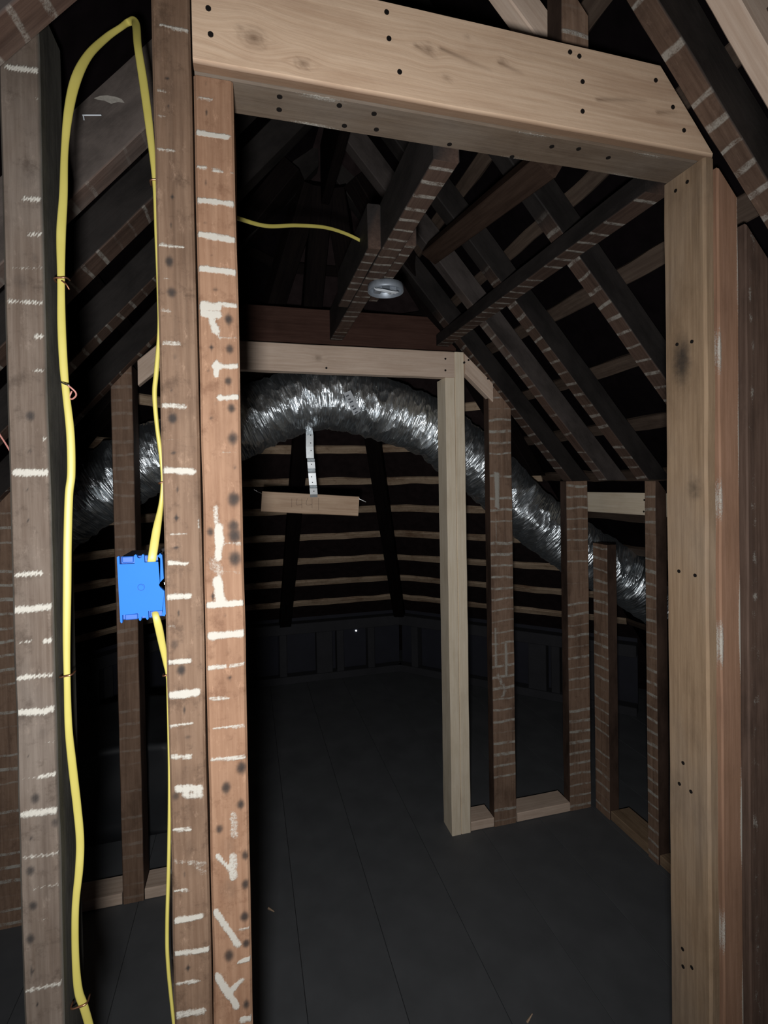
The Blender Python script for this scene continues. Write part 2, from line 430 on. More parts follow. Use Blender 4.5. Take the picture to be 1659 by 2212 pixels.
def hip(deg, rmax, label):
    ph = math.radians(deg); k = 1/math.cos(math.pi/8) if deg != 91.5 else 1.0
    d = Vector((math.cos(ph), math.sin(ph), 0))*k
    q = AP + Vector((0, 0, -.137))
    a, b_ = q + d*.08 - Vector((0, 0, S*.08)), q + d*rmax - Vector((0, 0, S*rmax))
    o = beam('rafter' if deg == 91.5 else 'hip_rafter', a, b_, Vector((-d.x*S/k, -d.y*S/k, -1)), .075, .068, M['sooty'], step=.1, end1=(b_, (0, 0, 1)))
    return tag(o, label, 'rafter')
hip(67.5, 1.80, 'dark hip rafter in the far corner right of the hanging block')
hip(112.5, 1.80, 'dark hip rafter in the far left corner hidden behind the doubled studs')
hip(22.5, .95, 'short dark hip rafter above the right bend of the silver duct')
hip(157.5, .85, 'short dark hip rafter above the left bend of the silver duct')
hip(91.5, 1.80, 'dark rafter running down the far wall behind the hanging block')

# low walls under the eaves of the eight-sided end
for deg, nm in ((90, 'wall_back'), (45, 'wall_right'), (135, 'wall_left')):
    ph = math.radians(deg); d = Vector((math.cos(ph), math.sin(ph), 0)); t = Vector((-math.sin(ph), math.cos(ph), 0))
    R_ = 1.86; c = Vector((RX, 1.69, 0)) + d*R_; hl = T8*R_
    b = bmesh.new(); add_box(b, (-hl, .03, 0), (hl, .05, .44))
    wl = obj(nm, bm_mesh(nm, b), M['wallpanel']); wl.matrix_basis = Matrix(((-t.x, d.x, 0, c.x), (-t.y, d.y, 0, c.y), (0, 0, 1, 0), (0, 0, 0, 1)))
    tag(wl, 'low dark board wall under the eaves', None, None, 'structure')
    def wb(name, lo, hi, mat, bev=.003):
        b = bmesh.new(); add_box(b, lo, hi, bev); o = obj(name, bm_mesh(name, b), M[mat]); o.parent = wl; return o
    wb('top_plate', (-hl, -.05, .335), (hl, .028, .405), 'wallgrey')
    wb('bottom_plate', (-hl, -.05, .0), (hl, .028, .05), 'wallgrey')
    for x in (-.66, -.34, -.09, .16, .30, .52):
        wb('post', (x, -.045, .05), (x+.05+.06*(x == .16), .028, .335), 'wallgrey')
    for x0, x1 in ((-.60, -.345), (-.285, -.095)):
        wb('panel', (x0, .0, .052), (x1, .028, .333), 'wallpanel')
    if deg == 90:
        k = NT('daylight'); k.b.inputs['Emission Color'].default_value = (.9, .95, 1, 1); k.b.inputs['Emission Strength'].default_value = 2.5
        b = bmesh.new(); add_cyl(b, (.452, .029, .300), (.452, .024, .300), .0052, 12)
        o = obj('daylight_hole', bm_mesh('daylight_hole', b), k.m); o.parent = wl; tag(o, 'tiny bright daylight hole')

# ------------------------------------------------------------------ near door frame (wall 1)
S2M = [(422,211,457,216,6,.6),(423,285,492,296,10,1),(492,296,506,299,7,.5),(426,360,444,363,7,.8),(459,366,479,370,7,.75),(500,372,506,374,7,.6),
 (427,432,506,442,11,.95),(429,506,510,519,12,1),(429,579,513,590,12,1),(438,660,468,664,18,1),(440,676,468,680,16,1),(473,655,512,662,9,.9),
 (458,690,466,716,14,.9),(463,700,470,720,8,.9),(472,730,516,729,7,.5),(462,791,516,791,10,1),(467,783,467,811,9,1),(476,859,518,859,11,1),(480,978,518,980,5,.45),
 (466,1097,470,1135,12,.65),(472,1140,473,1176,16,1),(471,1176,472,1203,14,.85),(484,1173,524,1175,7,.6),(458,1215,474,1235,24,.5),(470,1255,477,1298,18,.95),
 (486,1237,524,1237,6,.45),(450,1307,526,1302,12,1),(456,1374,529,1367,14,1),(452,1443,486,1439,10,.75),(498,1439,531,1433,9,.65),
 (454,1510,491,1508,7,.75),(495,1506,530,1502,4,.5),(462,1574,532,1568,6,.75),(458,1640,528,1636,8,.8),(505,1760,506,1805,16,.55),(470,1848,495,1877,9,.85),(503,1850,504,1896,15,.75),
 (467,1970,515,2042,12,.95),(515,2010,540,2005,6,.65),(517,2079,538,2071,9,.95),(468,2108,511,2174,13,.95),(495,2145,521,2118,12,.85),(523,2203,544,2199,12,.95)]
S2S = [(505,1079,15),(504,1137,14),(507,1156,17),(508,1207,16),(454,1149,9),(460,1289,8),(506,1009,8),(486,1329,6),(490,1406,6),(496,1465,8),
 (496,754,10),(493,823,9),(500,882,10),(503,948,13),(457,751,7),(451,800,7),(466,872,6),(457,902,8),(444,180,5),(446,243,6),(445,394,6),(443,482,5),(458,552,5),(465,625,7),(494,691,11),
 (522,1659,13),(489,1702,12),(520,1737,10),(474,1791,9),(530,1848,9),(530,1910,10),(528,1980,11),(532,2038,9),(495,2065,12),(532,2170,9),(495,1828,24,.4),(495,1919,30,.45)]
S1M = [(348,54,415,69,8,.75),(339,194,357,197,8,.55),(340,251,357,253,6,.55),(342,323,376,327,7,.65),(347,529,395,534,8,.7),(355,600,365,602,6,.5),(350,670,367,672,8,.55),
 (353,740,388,742,8,.65),(354,876,398,879,12,.7),(358,948,385,948,6,.4),(358,1016,418,1019,13,.95),(368,1154,402,1152,5,.6),(365,1216,405,1218,8,.9),(363,1289,408,1287,12,.9),(432,1122,433,1140,8,.7),
 (367,1352,376,1355,8,.5),(367,1430,410,1428,10,.85),(367,1502,423,1496,16,1),(369,1570,416,1562,6,.75),(371,1636,410,1634,10,.75),(385,1704,430,1704,16,.85),(400,1718,432,1718,14,.75),
 (373,1795,412,1790,6,.85),(373,1861,441,1865,12,.45),(425,1870,440,1885,14,.4),(375,1925,406,1923,6,.8),(379,1989,433,1980,12,.95),(379,2061,454,2050,12,.85),(384,2125,429,2119,8,.75),(384,2193,437,2185,14,.75)]
S1S = [(361,169,5),(364,230,5),(367,290,5),(373,356,5),(372,425,5),(370,486,6),(366,565,11),(371,632,11),(378,771,7),(371,845,6),(373,904,11),(375,978,6),(383,1058,6),(381,1119,6),(380,1183,7),
 (391,1243,6),(386,1324,6),(377,1391,10,.7),(392,1448,11),(398,1533,7),(406,1593,8),(400,1659,6),(398,1890,6),(402,1964,5),(406,2092,6),(379,1720,10,.8)]
S0M = [(17,145,106,156,11,.95),(75,212,105,217,9,.55),(52,429,108,432,9,.8),(62,506,95,506,7,.85),(30,579,101,579,7,.5),(20,650,108,655,8,.75),(78,727,111,727,10,.75),(74,801,105,801,8,.65),
 (95,948,116,948,8,.75),(35,1021,118,1021,14,1),(35,1242,88,1238,10,.9),(98,1240,125,1237,5,.4),(35,1318,125,1309,13,.95),(39,1389,68,1385,6,.65),(98,1385,127,1382,11,.85),
 (41,1465,95,1459,9,.9),(105,1459,128,1456,9,.8),(43,1539,97,1537,13,.95),(103,1533,130,1529,12,.85),(98,1604,115,1603,5,.45),(89,1677,134,1671,9,.85),(49,1683,82,1679,5,.5),(49,1760,136,1749,14,.85),
 (52,1853,136,1842,8,.6),(74,1919,130,1910,7,.5),(85,1987,105,1985,5,.45),(58,2141,146,2121,9,.65)]
S0S = [(66,899,11),(69,843,4),(66,975,5),(57,1058,6),(62,1124,6),(60,1634,4),(76,1725,11),(120,1778,10,.8),(68,1811,9),(66,1881,10),(72,1956,10),(66,2028,10),(68,2098,9),(91,1584,14,.5),(80,2170,5),
 (75,560,14,.4),(60,380,30,.4),(45,610,18,.5)]
Y1 = .722
x0, x1 = -.2805, -.2365
stud('stud', x0, x1, Y1, 0, zb((x0+x1)/2)+.10, .082, M['grey'], 'grey-brown lath-marked stud left of the yellow cable', nx=16, step=.0035, ch=.003,
     attrs=painter(Y1, S0M, S0S, (x0+x1)/2), end1=((x0, Y1, zb(x0)+.075), (S, 0, -1)))
x0, x1 = -.1060, -.0596
stud('stud', x0, x1, .712, 0, 2.10, .09, M['umber'], 'brown lath-marked stud behind the right edge of the blue box', nx=16, step=.0035, ch=.003,
     attrs=painter(.712, S1M, S1S, (x0+x1)/2))
x0, x1 = -.0580, -.0072
stud('stud', x0, x1, Y1, 0, 1.8905, .085, M['orange'], 'orange-brown stud with white plaster marks, left jamb of the near doorway', nx=18, step=.0035, ch=.003,
     attrs=painter(Y1, S2M, S2S, (x0+x1)/2))
stud('stud', -.126, -.092, .825, 0, .83, .05, M['old_dark'], 'short dark stud end low behind the brown stud with the cable')

# header over the near doorway
hd = empty('door_header', (.36, .70, 1.892))
tag(hd, 'thick pale pine header beam across the top of the near doorway', 'header')
hcut = ((.773, .7, 1.892), (S*1.04, 0, 1))
KN = [(548,82,20,1),(655,137,12,.9),(925,108,14,.9),(965,168,10,.6),(1085,135,9,.7),(520,60,9,.6),(1010,80,7,.5)]
kn = []
for (px, py, r, s) in KN:
    A = at(px, py, 'Y', .70); kn.append((A.x, A.z, r*.00075, s))
HX0, HZC = -.0565, (1.892+2.026)/2
def hgv(x, y, z, f):
    wx, wz = HX0+z, HZC-x*SGN
    v = 0
    for (kx, kz, r, s) in kn:
        dx, dz = wx-kx, wz-kz
        v += (1 if dz > 0 else -1)*s*r*1.6*math.exp(-(dx/(r*2.2))**2)*math.exp(-abs(dz)/(r*1.8))
    v += .010*nz3(wx*3, wz*3, .5) - .012*math.sin(wx*3.1)
    return v
def hkn(x, y, z, f):
    if not f: return .95 if (x > .064 and y < .022) else 0      # bark-brown lower edge
    wx, wz = HX0+z, HZC-x*SGN; b = 0
    for (kx, kz, r, s) in kn:
        d = math.hypot((wx-kx)*.8, wz-kz)/r
        b = max(b, s*.85*math.exp(-d*d*4) + .45*s*math.exp(-((d-1)/.13)**2)*max(0, .5+nz3(wx*90, wz*90, 3)*1.2) + .25*s*math.exp(-((d-.6)/.1)**2))
    # two resin streaks
    for (ax, ay, bx, by) in STK:
        t = max(0, min(1, ((wx-ax)*(bx-ax)+(wz-ay)*(by-ay))/((bx-ax)**2+(by-ay)**2)))
        d = math.hypot(wx-ax-(bx-ax)*t, wz-ay-(by-ay)*t)
        b = max(b, .8*(1-t*.8)*math.exp(-(d/.0028)**2))
    return b
STK = []
for a in ((898,98,945,128), (952,105,1060,152), (1078,135,1130,160), (1290,215,1395,217), (1420,243,1460,243)):
    A, B_ = at(a[0], a[1], 'Y', .7), at(a[2], a[3], 'Y', .7); STK.append((A.x, A.z, B_.x, B_.z))
SGN = 1.0   # front normal -Y, length +X: local x = Y x Z = (0,1,0) x (1,0,0) = (0,0,-1)
beam('front_board', (HX0, .70, HZC), (.775, .70, HZC), (0, -1, 0), .134, .021, M['pine'], hd, end1=hcut, nx=44, step=.0035, ch=.004, wob=.0008,
     attrs={'gv': hgv, 'knot': hkn})
bb = beam('back_board', (HX0, .7545, 1.8925), (.775, .7545, 1.8925), (0, 0, -1), .066, .125, M['pine_grey'], hd, nx=6, step=.02, end1=hcut,
     attrs={'plaster': lambda x, y, z, f: .75*max(0, nz3(z*9, 0, 4.0)+.25)*math.exp(-((abs(x)-.029)/.007)**2) if f else 0})
tag(bb, 'weathered grey back ply')
def screw(parent, p, n, r=.0036, name='screw'):
    b = bmesh.new(); p = Vector(p); n = Vector(n)
    add_cyl(b, p-n*.004, p+n*.0012, r, 10); o = obj(name, bm_mesh(name, b), M['screw'], parent); return o
for (px, py) in ((450,19),(455,75),(835,27),(840,84),(863,156),(1231,113),(1251,122),(1258,177),(1258,241),(1416,174),(1453,232),(1477,282)):
    screw(hd, at(px, py, 'Y', .70), (0, -1, 0))
for (px, py) in ((604,208),(603,236),(733,227),(744,271),(808,245),(813,279),(971,311),(1106,338),(1192,316),(1250,321),(1314,340)):
    screw(hd, at(px, py, 'Z', 1.8925), (0, 0, -1), .0040)

# right jamb of the near doorway: trimmer board and king stud
XR = .757
tr = empty('door_trimmer', (XR, .75, 0)); tag(tr, 'pale weathered trimmer board, right jamb of the near doorway', 'trimmer')
def edge_pl(x, y, z, f): return 0.0
tb = beam('trimmer_board', (XR, .7505, 0), (XR, .7505, 1.8915), (-1, 0, 0), .089, .0225, M['jamb'], tr, nx=14, step=.012, ch=.004, wob=.0015,
     attrs={'stain': lambda x, y, z, f: .75*math.exp(-((z-1.56)/.05)**2-((x+.005)/.022)**2)+.5*math.exp(-((z-1.33)/.03)**2-((x-.02)/.02)**2)+.45*math.exp(-((z-.33)/.02)**2-((x-.03)/.02)**2)})
for (px, py) in ((1463,744),(1495,738),(1467,1234),(1502,1243),(1493,1710),(1468,1693),(1476,1648),(1475,2050),(1476,2088),(1495,2090),(1485,393),(1460,412)):
    screw(tr, at(px, py, 'X', XR), (-1, 0, 0), .0032, 'nail_head')
def r3pl(x, y, z, f):
    v = .95*math.exp(-((x-.020)/.0035)**2)*max(0, .55+1.2*nz3(z*6, 1, 2)) if x > 0 else .8*math.exp(-((x+.020)/.004)**2)*max(0, nz3(z*8, 5, 2)+.05)*1.6
    return min(1, v)
o = stud('stud', .7815, .8255, .702, 0, 1.90, .09, M['redold'], 'red-brown king stud outside the pale right jamb', end1=((.78, .7, zb(.78)-.004), (S, 0, 1)),
     nx=14, step=.01, attrs={'plaster': r3pl})
def r4pl(x, y, z, f):
    return .36*max(0, .45+1.1*nz3(x*60+z*25, z*38-x*40, 2))*(.6+.8*math.exp(-((x+.012)/.008)**2)) if f else 0
stud('stud', .853, .905, .712, 0, 1.80, .09, M['streaked'], 'shadowy plaster-streaked stud at the right edge of the picture', end1=((.853, .7, zb(.853)-.004), (S, 0, 1)),
     nx=14, step=.008, attrs={'plaster': r4pl})
blk = beam('nailing_block', (.842, .742, 1.715), (.842, .742, 1.785), (0, -1, 0), .045, .05, M['old_dark'], end1=((.842, .7, zb(.842)-.004), (S, 0, 1)))
tag(blk, 'small dark block wedged under the right rafter beside the king stud', 'block')
# pale new sister lumber over the right rafter
sgd = inward(0)
o = beam('sister_rafter', (.30, .605, zb(.30)+.052), (1.36, .605, zb(1.36)+.052), sgd, .038, .089, M['pine_dim'], end0=((.30, 0, 0), (1, 0, 0)), end1=((1.36, 0, 0), (1, 0, 0)))
tag(o, 'pale new lumber sistered beside the rafter in the top right corner', 'rafter')
stud('cripple_stud', .518, .570, .752, 2.024, zb(.545)+.02, .045, M['old'], 'short brown cripple stud standing on the pale header', end1=((.545, .7, zb(.545)), (S, 0, 1)))
p = beam('brace_board', (.40, .815, 2.282), (.551, .815, 2.130), (0, -1, 0), .052, .036, M['pine_dim'], end1=((.5515, .8, 2.14), (1, 0, 0)))
tag(p, 'pale board end hanging down behind the header', 'board')

# ------------------------------------------------------------------ far partition with the second doorway (wall 2)
Y2 = 1.81
o = beam('door_header', (-.262, Y2, 1.7905), (.764, Y2, 1.7905), (0, -1, 0), .097, .038, M['pine_dim'], nx=20, step=.01,
     attrs={'knot': lambda x, y, z, f: .7*math.exp(-((z-.512)/.010)**2-((x+.002)/.010)**2) if f else 0,
            'gv': lambda x, y, z, f: .006*nz3(z*3, x*8, 1)+(.012*(1 if x > 0 else -1)*math.exp(-((z-.512)/.03)**2-abs(x)/.02))})
tag(o, 'pale pine header over the far doorway, above the silver duct', 'header')
for (px, py) in ((962,775),(962,800),(705,795)):
    screw(o, at(px, py, 'Y', Y2), (0, -1, 0), .004, 'nail_head')
o = stud('trimmer_stud', .7265, .7645, Y2, 0, 1.741, .089, M['pine_dull'], 'pale trimmer stud under the right end of the far header', nx=5, step=.03)
o = stud('king_stud', .7655, .8040, Y2, 0, 1.839, .089, M['pine_dull'], 'pale king stud right of the far doorway, full height', nx=5, step=.03)
o = stud('trimmer_stud', -.262, -.224, Y2, 0, 1.741, .089, M['pine_dull'], 'pale trimmer stud of the far doorway hidden behind the doubled near studs')
br = beam('brace_board', (.796, 1.806, 1.806), (.919, 1.806, 1.692), (0, -1, 0), .055, .034, M['pine_dim'], end0=((.8055, 0, 0), (1, 0, 0)), end1=((.920, 0, 0), (1, 0, 0)))
tag(br, 'short pale brace board sloping down right from the far header', 'board')
for (px, py) in ((1003,783),(1012,778),(1054,818)):
    screw(br, at(px, py, 'Y', 1.806), (0, -1, 0), .004, 'nail_head')
bl = beam('brace_board', (-.246, 1.806, 1.797), (-.34, 1.806, 1.712), (0, -1, 0), .060, .034, M['pine_dim'], end0=((-.2635, 0, 0), (1, 0, 0)), end1=((-.334, 0, 0), (1, 0, 0)))
tag(bl, 'short pale brace board sloping down left behind the cable', 'board')
stud('stud', .905, 1.001, Y2+.004, 0, zb(.953)+.02, .045, M['old'], 'lath-marked brown stud right of the pale king stud', nx=8, step=.01,
     end1=((.953, 0, zb(.953)), (S, 0, 1)),
     attrs={'plaster': lambda x, y, z, f: (max(.95*math.exp(-((x+.018)/.010)**4)*(1 if 1.24 < z < 1.385 else 0), .8*math.exp(-((x+.03)/.008)**2)*(1 if .62 < z < .78 else 0),
                       .8*math.exp(-((x-.012)/.008)**2)*(1 if .58 < z < .72 else 0), .8*math.exp(-((x-.006+abs(z-.53)*.5)/.009)**2)*(1 if .50 < z < .60 else 0),
                       .6*math.exp(-((x+.02)/.006)**2)*(1 if 1.05 < z < 1.2 else 0)) if f else 0)})
stud('stud', 1.243, 1.343, Y2+.004, 0, zb(1.293)+.02, .045, M['old'], 'lath-marked corner stud at the right end of the far partition', nx=6, step=.02,
     end1=((1.293, 0, 1.343), (0, 0, 1)))
o = beam('stud', (1.358, 1.765, 0), (1.358, 1.765, 1.09), (-1, 0, 0), .086, .045, M['old'], nx=6, step=.03)
tag(o, 'shorter lath-marked stud turned sideways against the corner stud', 'stud')
o = beam('stud', (1.358, 1.497, 0), (1.358, 1.497, 1.26), (-1, 0, 0), .05, .048, M['old'], nx=4, step=.03, end1=((1.358, 0, 1.343), (0, 0, 1)))
tag(o, 'dark lath-marked knee wall stud crossing the pale horizontal board', 'stud')
o = beam('stud', (1.358, 1.12, 0), (1.358, 1.12, 1.20), (-1, 0, 0), .05, .048, M['old'], end1=((1.358, 0, 1.343), (0, 0, 1)))
tag(o, 'knee wall stud hidden behind the right jamb', 'stud')
M['oldclean'] = wood('old_plain_brown_wood', (.06, .032, .02), (.19, .115, .076), (.25, .16, .11), lath=.22, mott=.3, side=(.05, .03, .022))
stud('stud', -.416, -.352, Y2, 0, zb(-.384)+.02, .089, M['oldclean'], 'tall brown stud behind the blue box', end1=((-.384, 0, zb(-.384)), (S, 0, -1)), step=.02)
stud('stud', -.765, -.690, Y2, 0, zb(-.728)+.02, .06, M['old'], 'dark lath-marked stud at the left edge of the picture', end1=((-.728, 0, zb(-.728)), (S, 0, -1)), step=.02)

def plate(p0, p1, label, d=.088, h=.036, mat='pine_dim', n=(0, -1, 0)):
    p0 = Vector(p0); p1 = Vector(p1)
    o = beam('sole_plate', p0+Vector((0, 0, h/2+.001)), p1+Vector((0, 0, h/2+.001)), n, h, d, M[mat], step=.06)
    return tag(o, label, 'plate')
plate((.806, Y2+.004, 0), (.903, Y2+.004, 0), 'short pale sole plate between king stud and lath-marked stud')
plate((1.003, Y2+.002, 0), (1.241, Y2+.002, 0), 'pale sole plate between lath-marked stud and corner stud')
plate((-.688, Y2, 0), (-.418, Y2, 0), 'pale sole plate left of the tall brown stud')
plate((-.350, Y2, 0), (-.264, Y2, 0), 'short pale sole plate right of the tall brown stud')
plate((1.362, 1.720, 0), (1.362, 1.524, 0), 'dull sole plate along the right knee wall', n=(-1, 0, 0), mat='jamb')
plate((1.362, 1.470, 0), (1.362, 1.150, 0), 'dull sole plate end showing beside the right jamb', n=(-1, 0, 0), mat='jamb')
o = beam('horizontal_board', (1.409, 1.98, 1.254), (1.409, 1.05, 1.258), (-1, 0, 0), .086, .019, M['pine_dull'], nx=8, step=.04)
tag(o, 'pale horizontal board nailed behind the knee wall studs', 'board')
for (px, py) in ((1392,1076),(1391,1101),(1426,1080),(1427,1098)):
    screw(o, at(px, py+4, 'X', 1.409), (-1, 0, 0), .0038, 'nail_head')

# ceiling joists along the attic, and the board they run to
ZJ = 1.875
o = beam('ceiling_joist', (.326, .794, ZJ), (.326, 1.875, ZJ), (0, 0, -1), .046, .11, M['joist'], step=.02); tag(o, 'lath-marked joist overhead that carries the round metal box', 'joist')
o = beam('ceiling_joist', (.742, .794, ZJ), (.742, 1.875, ZJ), (0, 0, -1), .050, .045, M['joist'], step=.02); tag(o, 'lath-marked joist running under the right-hand rafters', 'joist')
o = beam('sister_block', (.2865, 1.125, ZJ), (.2865, 1.515, ZJ), (0, 0, -1), .031, .10, M['joist'], step=.02); tag(o, 'short block nailed to the joist left of the round metal box', 'block')
o = beam('sister_block', (.3635, 1.10, ZJ+.003), (.3635, 1.46, ZJ+.003), (0, 0, -1), .028, .09, M['joist'], step=.02); tag(o, 'short block nailed to the joist right of the round metal box', 'block')
o = beam('ledger_board', (-.27, 1.878, 1.915), (.80, 1.878, 1.915), (0, -1, 0), .145, .035, M['ledger'], step=.05); tag(o, 'dark brown ledger board above the far header', 'board')
o = beam('diagonal_brace', at(1175, 365, 'Y', .87), at(925, 560, 'Y', 1.50), (-.3, -.6, -.6), .055, .04, M['bracewood']); tag(o, 'dark diagonal brace up between the two joists', 'brace')
b = bmesh.new()

# round metal ceiling box
bc = at(833, 622, 'Z', 1.868); bc.z = ZJ
jb = empty('junction_box', bc); tag(jb, 'round galvanised ceiling box with loose wires under the joist', 'electrical box')
def lathe(name, prof, seg, mat, parent, loc, flip=False):
    V = []; F = []
    for i in range(seg):
        a = 2*math.pi*i/seg
        for r, z in prof: V.append((loc[0]+r*math.cos(a), loc[1]+r*math.sin(a), loc[2]+z))
    m = len(prof)
    for i in range(seg):
        for j in range(m-1):
            q = ((i+1) % seg)
            F.append((i*m+j, q*m+j, q*m+j+1, i*m+j+1))
    return obj(name, mesh(name, V, F), mat, parent, True)
R0 = .047
lathe('pan', [(.0005, -.002), (R0-.004, -.002), (R0-.002, -.004), (R0-.0016, -.018), (R0, -.0185), (R0+.001, -.017), (R0+.001, -.001), (.0005, -.0005)], 40, M['boxsteel'], jb, bc)
def tube(name, pts, r, mat, parent=None, seg=8, n=40):
    P = spline(pts, n); V = []; F = []
    for i, p in enumerate(P):
        t = (P[min(i+1, len(P)-1)]-P[max(i-1, 0)]).normalized(); a = t.orthogonal().normalized()
        if i and a.dot(pa) < .2: a = (pa - t*pa.dot(t)).normalized()
        if i: a = (pa - t*pa.dot(t)).normalized()
        pa = a; b2 = t.cross(a)
        for j in range(seg):
            g = 2*math.pi*j/seg; V.append(p + a*(r*math.cos(g)) + b2*(r*math.sin(g)))
    for i in range(len(P)-1):
        for j in range(seg):
            k = (j+1) % seg; F.append((i*seg+j, i*seg+k, (i+1)*seg+k, (i+1)*seg+j))
    F.append(tuple(reversed(range(seg)))); F.append(tuple((len(P)-1)*seg+j for j in range(seg)))
    return obj(name, mesh(name, V, F), mat, parent, True)
def spline(pts, n):
    P = [Vector(p) for p in pts]; P = [P[0]*2-P[1]] + P + [P[-1]*2-P[-2]]
    out = []; segs = len(P)-3
    for k in range(n+1):
        u = min(segs-1e-6, segs*k/n); i = int(u); t = u-i
        a, b_, c, d = P[i:i+4]
        out.append(.5*((2*b_)+(c-a)*t+(2*a-5*b_+4*c-d)*t*t+(3*b_-a-3*c+d)*t**3))
    return out
for k, (dx, dy) in enumerate(((-.018, .012), (.020, .006))):
    b = bmesh.new(); add_box(b, bc+Vector((dx-.010, dy-.012, -.016)), bc+Vector((dx+.010, dy+.012, -.002)), .002); obj('cable_clamp', bm_mesh('cable_clamp', b), M['boxsteel'], jb)
q = lambda x, y, z: bc+Vector((x, y, z))
tube('wire', [q(-.034, -.004, -.008), q(-.030, -.018, -.020), q(0, -.020, -.024), q(.024, -.008, -.022), q(.030, -.002, -.016)], .0022, M['paper'], jb)
tube('wire', [q(-.030, .0, -.010), q(-.018, -.026, -.022), q(.010, -.032, -.028), q(.028, -.022, -.024), q(.014, -.016, -.020)], .0022, M['paper'], jb)
tube('wire', [q(-.020, .014, -.008), q(.0, -.006, -.020), q(.018, .010, -.018), q(.032, .014, -.008)], .0019, M['paper'], jb)

# ------------------------------------------------------------------ silver flexible duct
DP = [(-.90,2.10,1.06),(-.70,2.08,1.215),(-.537,2.07,1.335),(-.335,2.05,1.458),(-.16,2.05,1.528),(-.003,2.05,1.590),(.12,2.05,1.650),(.238,2.05,1.688),(.36,2.05,1.690),(.50,2.05,1.660),(.65,2.05,1.615),(.785,2.05,1.552),
      (.963,2.05,1.425),(1.11,2.05,1.295),(1.255,2.03,1.160),(1.43,1.99,1.035),(1.62,1.95,.915),(1.80,1.93,.80)]
DPc = spline(DP, 620); RD = .121
arc = [0]
for i in range(1, len(DPc)): arc.append(arc[-1]+(DPc[i]-DPc[i-1]).length)
SEG = 132; V = []; F = []; UV = []
fr = []
for i, p in enumerate(DPc):
    t = (DPc[min(i+1, len(DPc)-1)]-DPc[max(i-1, 0)]).normalized()
    a = Vector((0, -1, 0)); a = (a-t*a.dot(t)).normalized(); b2 = t.cross(a); fr.append((a, b2))
def droff(s, g):
    cx, cy = math.cos(g), math.sin(g)
    ridge = 1-abs(nz3(s*19, cx*1.1, cy*1.1))*2
    ridge2 = 1-abs(nz3(s*46+9, cx*2.2, cy*2.2+4))*2
    big = nz3(s*4.5, cx*1.3, cy*1.3+7)
    fine = abs(nz3(s*95, cx*6, cy*6))
    return .0095*ridge + .0040*ridge2 + .009*big + .0015*fine
sk = [0.0]
for i, p in enumerate(DPc):
    a, b2 = fr[i]
    for j in range(SEG):
        g = 2*math.pi*j/SEG
        r = RD + droff(arc[i], g) - .006
        V.append(p + (a*math.cos(g)+b2*math.sin(g))*r)
n_ = len(DPc)
for i in range(n_-1):
    for j in range(SEG):
        k = (j+1) % SEG; F.append((i*SEG+j, (i+1)*SEG+j, (i+1)*SEG+k, i*SEG+k))
me = mesh('duct_jacket', V, F)
uvl = me.uv_layers.new(name='UVMap')
uvs = []
for i in range(n_-1):
    for j in range(SEG):
        u0, u1, v0, v1 = arc[i], arc[i+1], j/SEG, (j+1)/SEG
        uvs += [u0, v0, u1, v0, u1, v1, u0, v1]
uvl.data.foreach_set('uv', uvs)
du = empty('flexible_duct', (.3, 2.05, 1.55)); tag(du, 'crinkled silver foil flexible duct arching behind the far doorway', 'duct')
obj('duct_jacket', me, M['foil'], du)
def slab(name, corners, thick, mat, parent=None):
    c = [Vector(x) for x in corners]; n = (c[1]-c[0]).cross(c[3]-c[0]).normalized()*thick
    V = c+[x+n for x in c]
    b = bmesh.new(); vs = [b.verts.new(v) for v in V]
    for f in ((0,1,2,3),(4,7,6,5),(0,4,5,1),(1,5,6,2),(2,6,7,3),(3,7,4,0)): b.faces.new([vs[i] for i in f])
    return obj(name, bm_mesh(name, b), mat, parent)
ly = 1.912
lab = slab('paper_label', [at(742,850,'Y',ly+.012), at(757,843,'Y',ly+.012), at(780,888,'Y',ly), at(764,897,'Y',ly)], .0008, M['paper'], du); tag(lab, 'white printed paper label')
for (ax, ay, bx, by) in ((747,855,753,852),(752,862,757,860),(755,868,762,865),(759,877,764,875),(762,884,769,880),(766,891,772,887)):
    yy = ly-.0015+.012*(1-(ay-850)/45)
    o = slab('print_line', [at(ax,ay,'Y',yy), at(bx,by,'Y',yy), at(bx+1,by+3,'Y',yy), at(ax+1,ay+3,'Y',yy)], .0003, M['ink'])
    adopt(o, lab)
# bent hanger strap and the block it holds
st = empty('hanger_strap', at(668, 925, 'Y', 2.05)); tag(st, 'bent perforated metal strap hanging down from the silver duct', 'strap')
sp = [(667,916,2.030),(669,940,2.005),(669,965,2.003),(670,989,2.002),(672,993,2.012),(672,998,1.998),(673,1012,2.002),(673,1015,2.014),(674,1022,1.996),(676,1048,2.000),(677,1051,2.012),(677,1055,1.996),(678,1068,2.000),(678,1074,2.004)]
P = [at(a, b_, 'Y', y) for a, b_, y in sp]; V = []; F = []
for i, p in enumerate(P):
    hw = .0145 if i else .011
    for dx, dy in ((-hw, 0), (hw, 0), (hw, .0012), (-hw, .0012)): V.append(p+Vector((dx, dy, 0)))
for i in range(len(P)-1):
    for j in range(4):
        k = (j+1) % 4; F.append((i*4+j, i*4+k, i*4+4+k, i*4+4+j))
F += [(3, 2, 1, 0), tuple((len(P)-1)*4+j for j in range(4))]
me = mesh('strap_band', V, F); obj('strap_band', me, M['steel'], st)
for (px, py, y) in ((671,940,2.004),(671,957,2.002),(672,973,2.001),(673,1003,1.998),(673,1030,1.996),(675,1042,1.998),(678,1061,1.997)):
    o = screw(st, at(px, py, 'Y', y), (0, -1, 0), .0022, 'strap_hole')
Pl, Pr = at(565, 1083, 'Y', 2.006), at(775, 1094, 'Y', 2.006)
